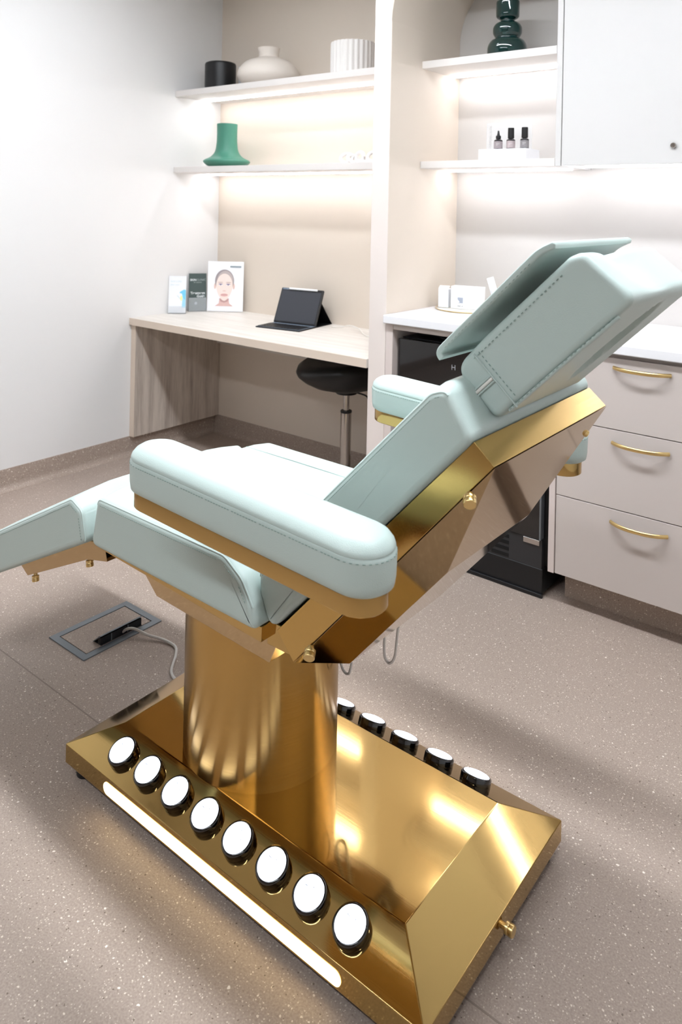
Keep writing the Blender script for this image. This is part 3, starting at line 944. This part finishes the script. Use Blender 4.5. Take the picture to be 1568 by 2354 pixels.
# leaning slim box
lb = empty('slim_carton', (-1.485, 2.92, zt), 'slim white carton leaning out of the group on the tray', 'box')
mm = Matrix.Translation((-1.465, 2.935, zt + 0.004)) @ Matrix.Rotation(math.radians(25), 4, 'Z') @ Matrix.Rotation(math.radians(-17), 4, 'Y')
o = box('carton', -0.014, 0.014, -0.014, 0.014, 0, 0.135, M_PAPER, None, 0.001)
o.data.transform(mm); o.parent = lb
text('printed_text', 'CALM', 0.012, MATS['print_slate'], o, mm @ frame_mtx((-0.005, -0.0145, 0.05), (0, 0, 1), (-1, 0, 0)))
adopt(lb)
yb = empty('yellow_bottle', (-1.415, 2.93, zt - 0.005), 'small yellow bottle with white cap lying against the cartons', 'bottle')
M_YEL = mat('yellow_plastic', (240, 190, 40), 0.35)
yc0, yd = Vector((-1.432, 2.92, zt + 0.026)), Vector((0.35, 0.1, 0.55)).normalized()
cyl('bottle_body', yc0 - yd * 0.035, yc0 + yd * 0.05, 0.016, M_YEL, yb)
cyl('cap', yc0 + yd * 0.05, yc0 + yd * 0.066, 0.009, M_WHITEP, yb)
adopt(yb)

# ================================================================== FLOOR BOX
fb = empty('floor_socket_box', (-2.05, 1.44, 0), 'grey-framed floor power box set into the vinyl near the chair', 'floor box')
bx0, bx1, by0, by1, fwid = -2.145, -1.958, 1.298, 1.582, 0.022
boxes('frame', [(bx0, bx1, by0, by0 + fwid, 0, 0.003), (bx0, bx1, by1 - fwid, by1, 0, 0.003), (bx0, bx0 + fwid, by0 + fwid, by1 - fwid, 0, 0.003), (bx1 - fwid, bx1, by0 + fwid, by1 - fwid, 0, 0.003)], M_FRAME, fb)
box('shadow_gap', bx0 + fwid, bx1 - fwid, by0 + fwid, by1 - fwid, 0, 0.0006, M_BLACK, fb, bev=0)
lid = box('lid', bx0 + fwid + 0.003, bx1 - fwid - 0.003, by0 + fwid + 0.003, by1 - fwid - 0.003, 0.0006, 0.0028, M_FLOOR, fb, bev=0.0005)
# lifted cable flap
mesh('cable_flap', [(-2.021, 1.372, 0.0030), (-2.021, 1.526, 0.0030), (-1.985, 1.526, 0.030), (-1.985, 1.372, 0.030), (-2.024, 1.372, 0.0032), (-2.024, 1.526, 0.0032), (-1.987, 1.526, 0.0325), (-1.987, 1.372, 0.0325)],
     [(0, 1, 2, 3), (7, 6, 5, 4), (0, 4, 5, 1), (1, 5, 6, 2), (2, 6, 7, 3), (3, 7, 4, 0)], M_FRAME, fb)
box('cable_outlet', -2.018, -1.983, 1.374, 1.524, 0.0028, 0.0036, M_BLACK, fb, bev=0)
box('flap_lining', -2.0, -1.987, 1.374, 1.524, 0.0036, 0.024, M_BLACK, fb, bev=0)
for yy in (1.41, 1.47):
    box('divider', -1.9868, -1.9845, yy, yy + 0.003, 0.0036, 0.026, M_FRAME, fb, bev=0)
adopt(fb)
tag(tube('power_cable', [(-1.992, 1.455, 0.006), (-1.975, 1.462, 0.020), (-1.955, 1.475, 0.022), (-1.91, 1.492, 0.012), (-1.86, 1.512, 0.007), (-1.81, 1.515, 0.0045), (-1.775, 1.49, 0.0045), (-1.745, 1.455, 0.0045), (-1.715, 1.425, 0.0045), (-1.67, 1.41, 0.0045), (-1.55, 1.40, 0.0045)], 0.0042, M_CABLE),
    'off-white power cable running from the floor box to the chair base', 'cable')

# ================================================================== TREATMENT CHAIR
YC = 1.287
chair = empty('treatment_chair', (-1.105, YC, 0), 'mint leather reclining treatment chair on a brass pedestal with a lit base', 'chair')
# --- base
bx0, bx1, by0, by1 = -1.602, -0.608, 1.018, 1.556
ix0, ix1, iy0, iy1 = -1.504, -0.708, 1.113, 1.461
zb, zl, zr = 0.028, 0.072, 0.116
V = [(bx0, by0, zb), (bx1, by0, zb), (bx1, by1, zb), (bx0, by1, zb), (bx0, by0, zl), (bx1, by0, zl), (bx1, by1, zl), (bx0, by1, zl), (ix0, iy0, zr), (ix1, iy0, zr), (ix1, iy1, zr), (ix0, iy1, zr)]
F = [(3, 2, 1, 0), (0, 1, 5, 4), (1, 2, 6, 5), (2, 3, 7, 6), (3, 0, 4, 7), (4, 5, 9, 8), (5, 6, 10, 9), (6, 7, 11, 10), (7, 4, 8, 11), (8, 9, 10, 11)]
base = mesh('base', V, F, M_GOLD, chair, 0.0018, 2)
for (qx, qy) in ((bx0 + 0.035, by0 + 0.03), (bx1 - 0.03, by0 + 0.03), (bx1 - 0.03, by1 - 0.035), (bx0 + 0.035, by1 - 0.035)):
    lathe('foot', [(0.017, 0), (0.019, 0.003), (0.019, 0.012), (0.012, 0.018), (0.008, 0.030)], (qx, qy, 0), M_BLACK, base, 24)
bs = stadium(0, 0, 0.676, 0.027, 10)
for i_, yy in enumerate((by0, by1)):
    sgn = -1 if i_ == 0 else 1
    rings_mesh('light_bar', [[(-1.111 + p.x, yy + sgn * d, 0.0475 + p.y) for p in bs] for d in (-0.002, 0.0012)], M_BAR, base, smooth=False)
def knob(p, d, parent, r=0.0105):
    cyl('knob', Vector(p), Vector(p) + Vector(d).normalized() * 0.022, r, M_GOLDH, parent, 24,
        prof=[(r * 0.55, 0), (r * 0.55, 0.30), (r, 0.34), (r, 0.52), (r * 0.9, 0.56), (r * 0.9, 0.60), (r, 0.64), (r, 0.94), (r * 0.9, 1.0)])
knob((bx1, 1.284, 0.050), (1, 0, 0), base)
# --- light pucks along both slopes
def puck(cx, side):
    s = -1 if side == 'near' else 1
    slope = Vector((0, s * 0.044, 0.095)).normalized()
    e1 = Vector((1, 0, 0)); e2 = slope.cross(e1).normalized()
    mid = Vector((cx, YC + s * 0.2215, 0.094))
    rot = Matrix((e1, e2, slope)).transposed()
    R = 0.0325
    ring = lathe('light_puck', [(R, -0.001), (R + 0.0015, 0.001), (R + 0.001, 0.013), (R - 0.002, 0.0155), (R - 0.004, 0.0155), (R - 0.004, 0.010)], mid, M_BLACKG, base, 40, rot=rot)
    ln = lathe('lens', [(R - 0.0042, 0.012), (R - 0.0044, 0.0158), (R - 0.008, 0.0168), (0.012, 0.0172), (0.001, 0.0173)], mid, M_PUCK, ring, 28, rot=rot)
    mk = []
    M_MK = MATS.get('lens_marks') or mat('lens_marks', (60, 64, 92), 0.5)
    seed = random.Random(int(cx * 1000) + (3 if s > 0 else 0))
    a_ = seed.uniform(-0.6, 0.6)
    loc = Matrix.Translation(mid) @ rot.to_4x4() @ Matrix.Rotation(a_, 4, 'Z')
    shp = [(ell(0.009, 0.006, 0.0009, 0.0011, 10), M_MK), (ell(0.0, 0.0, 0.0007, 0.0007, 10), M_MK),
           ([(-0.008, 0.012), (-0.001, 0.008), (-0.0008, 0.0088), (-0.0076, 0.0132)], M_MK)]
    print_shapes('lens_mark', shp, loc @ Matrix.Translation((0, 0, 0.01725)), ring)
for k in range(8):
    puck(-1.442 + k * 0.0936, 'near')
    puck(-1.442 + k * 0.0936, 'far')
# --- column
lathe('column', [(0.176, zr - 0.002), (0.1775, zr), (0.1775, 0.478), (0.174, 0.482)], (-1.2265, YC, 0), M_GOLDC, chair, 96)
# --- seat tray and under frame
fr = mesh('seat_frame', [(-1.378, 1.058, 0.536), (-0.966, 1.058, 0.536), (-0.966, 1.516, 0.536), (-1.378, 1.516, 0.536),
                         (-1.346, 1.072, 0.484), (-1.003, 1.072, 0.470), (-1.003, 1.502, 0.470), (-1.346, 1.502, 0.484)],
          [(0, 1, 2, 3), (7, 6, 5, 4), (0, 4, 5, 1), (1, 5, 6, 2), (2, 6, 7, 3), (3, 7, 4, 0)], M_GOLDM, chair, 0.0012)
mesh('seat_tray', [(-1.503, 1.03, 0.568), (-0.985, 1.03, 0.563), (-0.985, 1.544, 0.563), (-1.503, 1.544, 0.568),
                   (-1.500, 1.032, 0.556), (-0.988, 1.032, 0.532), (-0.988, 1.542, 0.532), (-1.500, 1.542, 0.556)],
     [(0, 1, 2, 3), (7, 6, 5, 4), (0, 4, 5, 1), (1, 5, 6, 2), (2, 6, 7, 3), (3, 7, 4, 0)], M_GOLD, chair, 0.0012)
# --- seat cushion
SY0, SY1 = 1.008, 1.566
def seat_crown(x, z, t):
    if z > 0.63:
        k = min(1, max(0, (0.5 - abs(t - 0.5)) / 0.16))
        k = k * k * (3 - 2 * k)
        return (0, 0.010 * k * min(1, (z - 0.63) / 0.04) )
    return (0, 0)
seat_prof = [(-1.508, 0.570), (-1.486, 0.684), (-1.070, 0.680), (-1.020, 0.650), (-0.990, 0.608), (-0.977, 0.562)]
seat = soft_prism('seat_cushion', seat_prof, SY0, SY1, 0.014, M_LEA, chair, rad=[0.01, 0.02, 0.05, 0.05, 0.03, 0.006], crown=seat_crown)
def stitch_pair(name, pts, parent, step=0.0065):
    dashes(name, pts, M_STITCH, parent, step=step, ln=0.0042, wd=0.0010)
sp_ = [(p.x, SY0 - 0.0002, p.y) for p in inset(round_poly(seat_prof, [0.01, 0.02, 0.05, 0.05, 0.03, 0.006]), 0.014)]
sp_ = [p for p in sp_ if p[2] > 0.585]
stitch_pair('stitching', sp_[2:-2], seat)
pip = [(p.x, SY0 + 0.0052, p.y) for p in inset(round_poly(seat_prof, [0.01, 0.02, 0.05, 0.05, 0.03, 0.006]), 0.0042)]
pip = [p for p in pip if p[2] > 0.58]
tube('piping', pip[1:-1], 0.0022, M_LEA, seat, 8, 0)
for yy in (1.105, 1.469):
    tube('seam', [(-1.475, yy, 0.6930), (-1.3, yy, 0.6933), (-1.09, yy, 0.6900)], 0.0013, M_LEA, seat, 6, 4)
# --- leg rest
leg_prof = [(-1.532, 0.566), (-1.552, 0.636), (-1.596, 0.653), (-1.935, 0.480), (-2.24, 0.318), (-2.262, 0.285), (-2.238, 0.215), (-1.925, 0.372)]
def leg_crown(x, z, t):
    top = 0.653 + (x + 1.596) * 0.512
    d = z - (top - 0.05)
    if d > 0:
        k = min(1, max(0, (0.5 - abs(t - 0.5)) / 0.2)); k = k * k * (3 - 2 * k)
        return (-0.006 * k, 0.012 * k * min(1, d / 0.05))
    return (0, 0)
LY0, LY1 = 1.012, 1.562
lg = soft_prism('leg_cushion', leg_prof, LY0, LY1, 0.013, M_LEA, chair, rad=[0.008, 0.025, 0.02, 0.06, 0.02, 0.02, 0.012, 0.02], crown=leg_crown)
lp_ = [(p.x, LY0 - 0.0002, p.y) for p in inset(round_poly(leg_prof, [0.008, 0.025, 0.02, 0.06, 0.02, 0.02, 0.012, 0.02]), 0.013)]
stitch_pair('stitching', lp_[3:-20], lg)
pip = [(p.x, LY0 + 0.005, p.y) for p in inset(round_poly(leg_prof, [0.008, 0.025, 0.02, 0.06, 0.02, 0.02, 0.012, 0.02]), 0.004)]
tube('piping', pip[2:-20], 0.0021, M_LEA, lg, 8, 0)
LF = [(-1.574, 0.548), (-1.884, 0.402), (-1.842, 0.380), (-1.577, 0.502), (-1.500, 0.520), (-1.512, 0.560)]
lf_ = mesh('leg_frame', [(x, 1.05, z) for x, z in LF] + [(x, 1.524, z) for x, z in LF], [tuple(range(6))[::-1], tuple(range(6, 12))] + [(i, (i + 1) % 6, 6 + (i + 1) % 6, 6 + i) for i in range(6)], M_GOLDM, chair, 0.001)
for (qx, qz) in ((-1.590, 0.494), (-1.828, 0.382)):
    knob((qx, 1.064, qz + 0.006), (0.25, -0.1, -1), lf_, 0.009)
# --- back shell
R0, R1 = (-0.960, 0.560), (-0.559, 0.994)          # rim low, rim top (x,z)
A0, A1 = (-0.918, 0.517), (-0.524, 0.963)          # ridge
B0, B1 = (-0.852, 0.5035), (-0.649, 0.7365)        # underside plate
E0 = (-0.937, 0.528)
ry0, ry1, py0, py1 = 1.045, 1.529, 1.127, 1.447
V = []
for (p, ya, yb_) in ((R0, ry0, ry1), (R1, ry0, ry1), (A0, ry0, ry1), (A1, ry0, ry1), (B0, py0, py1), (B1, py0, py1)):
    V += [(p[0], ya, p[1]), (p[0], yb_, p[1])]
# indices: R0 0,1  R1 2,3  A0 4,5  A1 6,7  B0 8,9  B1 10,11
flange = mesh('back_flange', V[:8], [(0, 2, 6, 4), (1, 5, 7, 3), (2, 3, 7, 6), (0, 4, 5, 1), (0, 1, 3, 2), (4, 6, 7, 5)], M_GOLDF, chair, 0.0010)
shell = mesh('back_shell', [tuple(Vector(v) + Vector((0.0012, 0, -0.001))) for v in V[4:]], [(0, 2, 6, 4), (1, 5, 7, 3), (2, 3, 7, 6), (0, 4, 5, 1), (4, 6, 7, 5), (0, 1, 3, 2)], M_GOLDM, chair, 0.0010)
box('hinge_cover', -0.992, -0.930, 1.052, 1.522, 0.520, 0.566, M_GOLD, shell, 0.002)
kd = (0.45, -0.75, -0.42)
for p in ((-0.563, 1.042, 0.914), (-0.876, 1.044, 0.561), (-0.727, 1.043, 0.730)):
    knob(p, kd, shell)
knob((-0.566, 1.490, 0.918), (0.7, 0.45, -0.5), shell, 0.007)
for pts in ([(-0.99, 1.36, 0.47), (-1.050, 1.36, 0.35), (-1.048, 1.36, 0.312), (-1.032, 1.36, 0.303), (-1.022, 1.36, 0.328), (-1.0, 1.36, 0.47)],
            [(-0.93, 1.36, 0.52), (-0.934, 1.36, 0.42), (-0.932, 1.36, 0.380), (-0.918, 1.36, 0.371), (-0.905, 1.36, 0.395), (-0.898, 1.36, 0.46), (-0.88, 1.36, 0.54)]):
    tube('control_cable', pts, 0.0028, M_CABLE, shell, 8)
# --- back cushion
back_prof = [(-0.972, 0.556), (-1.003, 0.620), (-1.004, 0.655), (-0.985, 0.690), (-0.846, 0.842), (-0.636, 1.059), (-0.606, 1.070), (-0.556, 0.996)]
brad = [0.02, 0.03, 0.02, 0.04, 0.1, 0.03, 0.02, 0.012]
BY0, BY1 = 1.036, 1.538
def back_crown(x, z, t):
    # front face only, lift along the face normal
    d = (z - 0.842) * 0.707 - (x + 0.846) * 0.707
    if d > -0.03:
        k = min(1, max(0, (0.5 - abs(t - 0.5)) / 0.16)); k = k * k * (3 - 2 * k)
        f_ = min(1, (d + 0.03) / 0.03) * 0.010 * k
        return (-0.7 * f_, 0.7 * f_)
    return (0, 0)
bc = soft_prism('back_cushion', back_prof, BY0, BY1, 0.014, M_LEA, chair, rad=brad, crown=back_crown)
bi = [(p.x, BY0 + 0.0008, p.y) for p in inset(round_poly(back_prof, brad), 0.011)]
bi = bi[7 * 2:-8]
stitch_pair('stitching', bi, bc, 0.005)
pip = [(p.x, BY0 + 0.0045, p.y) for p in inset(round_poly(back_prof, brad), 0.0045)][7 * 2:-8]
tube('piping', pip, 0.0020, M_LEA, bc, 8, 0)
# --- head pillow
pil_prof = [(-0.560, 1.010), (-0.640, 1.082), (-0.588, 1.140), (-0.446, 1.281), (-0.424, 1.291), (-0.342, 1.226)]
prad = [0.012, 0.03, 0.05, 0.025, 0.025, 0.012]
HY0, HY1 = 1.118, 1.458
def pil_crown(x, z, t):
    if x - z > -1.580:
        # face slot pressed into the underside
        uu = ((x + 0.440) + (z - 1.128)) * 0.7071 / 0.105
        vv = (HY0 + t * (HY1 - HY0) - 1.318) / 0.040
        q = 1 - (uu * uu + vv * vv)
        if q > 0:
            k = min(1, q / 0.45); k = k * k * (3 - 2 * k) * 0.030
            return (-0.7071 * k, 0.7071 * k)
        return (0, 0)
    d = (x + z) - (-0.424 + 1.291)
    if d > -0.05:
        k = math.exp(-((t - 0.42) / 0.16) ** 2)
        q = (z - x) - (1.226 + 0.342)
        f_ = min(1, max(0, q / 0.12)) * 0.016 * k * min(1, (d + 0.05) / 0.05)
        return (-0.7 * f_, -0.7 * f_)
    return (0, 0)
pil = soft_prism('head_pillow', pil_prof, HY0, HY1, 0.012, M_LEA, chair, rad=prad, seg=6, crown=pil_crown, puff=0.008, nmid=44, dd=0.010)
rp_ = round_poly(pil_prof, prad)
ins = [(p.x, HY0 - 0.0032, p.y) for p in inset(rp_, 0.030)]
# upper row, gusset seam, lower row
def P3(x, z, y=HY0 - 0.0015):
    return (x, y, z)
def line3(a_, b_, n=12):
    return [tuple(Vector(a_).lerp(Vector(b_), k / n)) for k in range(n + 1)]
stitch_pair('stitching', line3(P3(-0.600, 1.106), P3(-0.450, 1.257)), pil, 0.0085)
stitch_pair('stitching', line3(P3(-0.535, 1.034), P3(-0.368, 1.202)), pil, 0.0085)
stitch_pair('stitching', line3(P3(-0.592, 1.118), P3(-0.520, 1.052)), pil, 0.0085)
tube('seam', line3(P3(-0.601, 1.113), P3(-0.522, 1.040)), 0.0016, M_LEA, pil, 8, 0)
tube('seam', [P3(-0.537, 1.031, HY0 + 0.004), P3(-0.45, 1.118, HY0 + 0.004), P3(-0.368, 1.198, HY0 + 0.004)], 0.003, M_LEA, pil, 8, 4)
zp = line3(P3(-0.601, 1.044), P3(-0.566, 1.079))
tube('zip', zp, 0.0030, M_ZIP, pil, 8, 0)
for dz in (0.005, -0.005):
    tube('zip_edge', [(x - dz * 0.7, y, z + dz * 0.7) for x, y, z in zp], 0.0018, M_LEA, pil, 8, 0)
def ribbon(name, line, th, y0, y1, mt, parent):
    pts = catmull([(x, z, 0) for x, z in line], 6)
    up_, dn_ = [], []
    for k, p in enumerate(pts):
        t = (pts[min(k + 1, len(pts) - 1)] - pts[max(k - 1, 0)]).normalized()
        nn = Vector((-t.y, t.x, 0))
        e_ = min(1.0, min(k, len(pts) - 1 - k) / 1.5 + 0.35)
        up_.append(p + nn * th / 2 * e_); dn_.append(p - nn * th / 2 * e_)
    rings = []
    for (y, f_) in ((y0, 0.5), (y0 + 0.0018, 0.86), (y0 + 0.005, 1.0), ((y0 + y1) / 2, 1.0), (y1 - 0.005, 1.0), (y1 - 0.0018, 0.86), (y1, 0.5)):
        ring = []
        for a_, b_ in zip(up_, dn_):
            c_ = (a_ + b_) / 2
            ring.append((c_ + (a_ - c_) * f_, 1))
        low = [(((a_ + b_) / 2) + (b_ - (a_ + b_) / 2) * f_, 1) for a_, b_ in zip(up_, dn_)]
        rings.append([(p.x, y, p.y) for p, _ in ring] + [(p.x, y, p.y) for p, _ in low[::-1]])
    n = len(rings[0])
    o = rings_mesh(name, rings, mt, parent, caps=False)
    me = o.data
    bm = bmesh.new(); bm.from_mesh(me)
    bm.verts.ensure_lookup_table()
    h = n // 2
    for base_ in (0, (len(rings) - 1) * n):
        for k in range(h - 1):
            try:
                bm.faces.new([bm.verts[base_ + k], bm.verts[base_ + k + 1], bm.verts[base_ + n - 2 - k], bm.verts[base_ + n - 1 - k]])
            except Exception:
                pass
    bmesh.ops.recalc_face_normals(bm, faces=bm.faces[:])
    bm.to_mesh(me); bm.free()
    for p in me.polygons:
        p.use_smooth = True
    return o
flap = ribbon('pillow_cover', [(-0.656, 1.098), (-0.661, 1.110), (-0.640, 1.134), (-0.575, 1.199), (-0.506, 1.269), (-0.485, 1.288), (-0.462, 1.300)], 0.012, 1.106, 1.468, M_LEA, pil)
stitch_pair('stitching', [(x - 0.001, 1.1068, z) for x, z in ((-0.656, 1.112), (-0.60, 1.1685), (-0.50, 1.2685))], pil, 0.009)
# --- armrests
def arm_tilt(q):
    return Vector((q.x, q.y, q.z - (q.x + 0.9) * 0.050))
def armrest(cy, side):
    ol_ = dens(stadium(-0.902, cy, 0.575, 0.108, 18), 0.03)
    a_ = loft_plan('armrest_pad', ol_, [(0.806, 0.010), (0.812, 0.002), (0.825, 0.0), (0.858, -0.001), (0.864, 0.0005), (0.8655, 0.0022), (0.868, 0.0010), (0.874, 0.003), (0.882, 0.0095), (0.888, 0.019), (0.891, 0.030), (0.892, 0.042)], M_LEA, chair, arm_tilt)
    st_ = [arm_tilt(Vector((p.x, p.y, 0.8600))) for p in inset(ol_, -0.0008)]
    stitch_pair('stitching', [tuple(v) for v in st_ + st_[:1]], a_)
    g_ = stadium(-0.904, cy, 0.556, 0.090, 18)
    pl_ = loft_plan('armrest_plate', g_, [(0.777, 0.002), (0.779, 0.0), (0.806, 0.0), (0.808, 0.002)], M_GOLD, chair, arm_tilt)
    s = 1 if side == 'near' else -1
    y_a, y_b = cy, YC - s * 0.235
    ya_, yb2 = min(y_a, y_b), max(y_a, y_b)
    box('bracket', -0.78, -0.735, ya_, yb2, 0.755, 0.772, M_GOLDM, pl_, 0.002)
armrest(0.906, 'near')
armrest(2 * YC - 0.906, 'far')
adopt(chair)
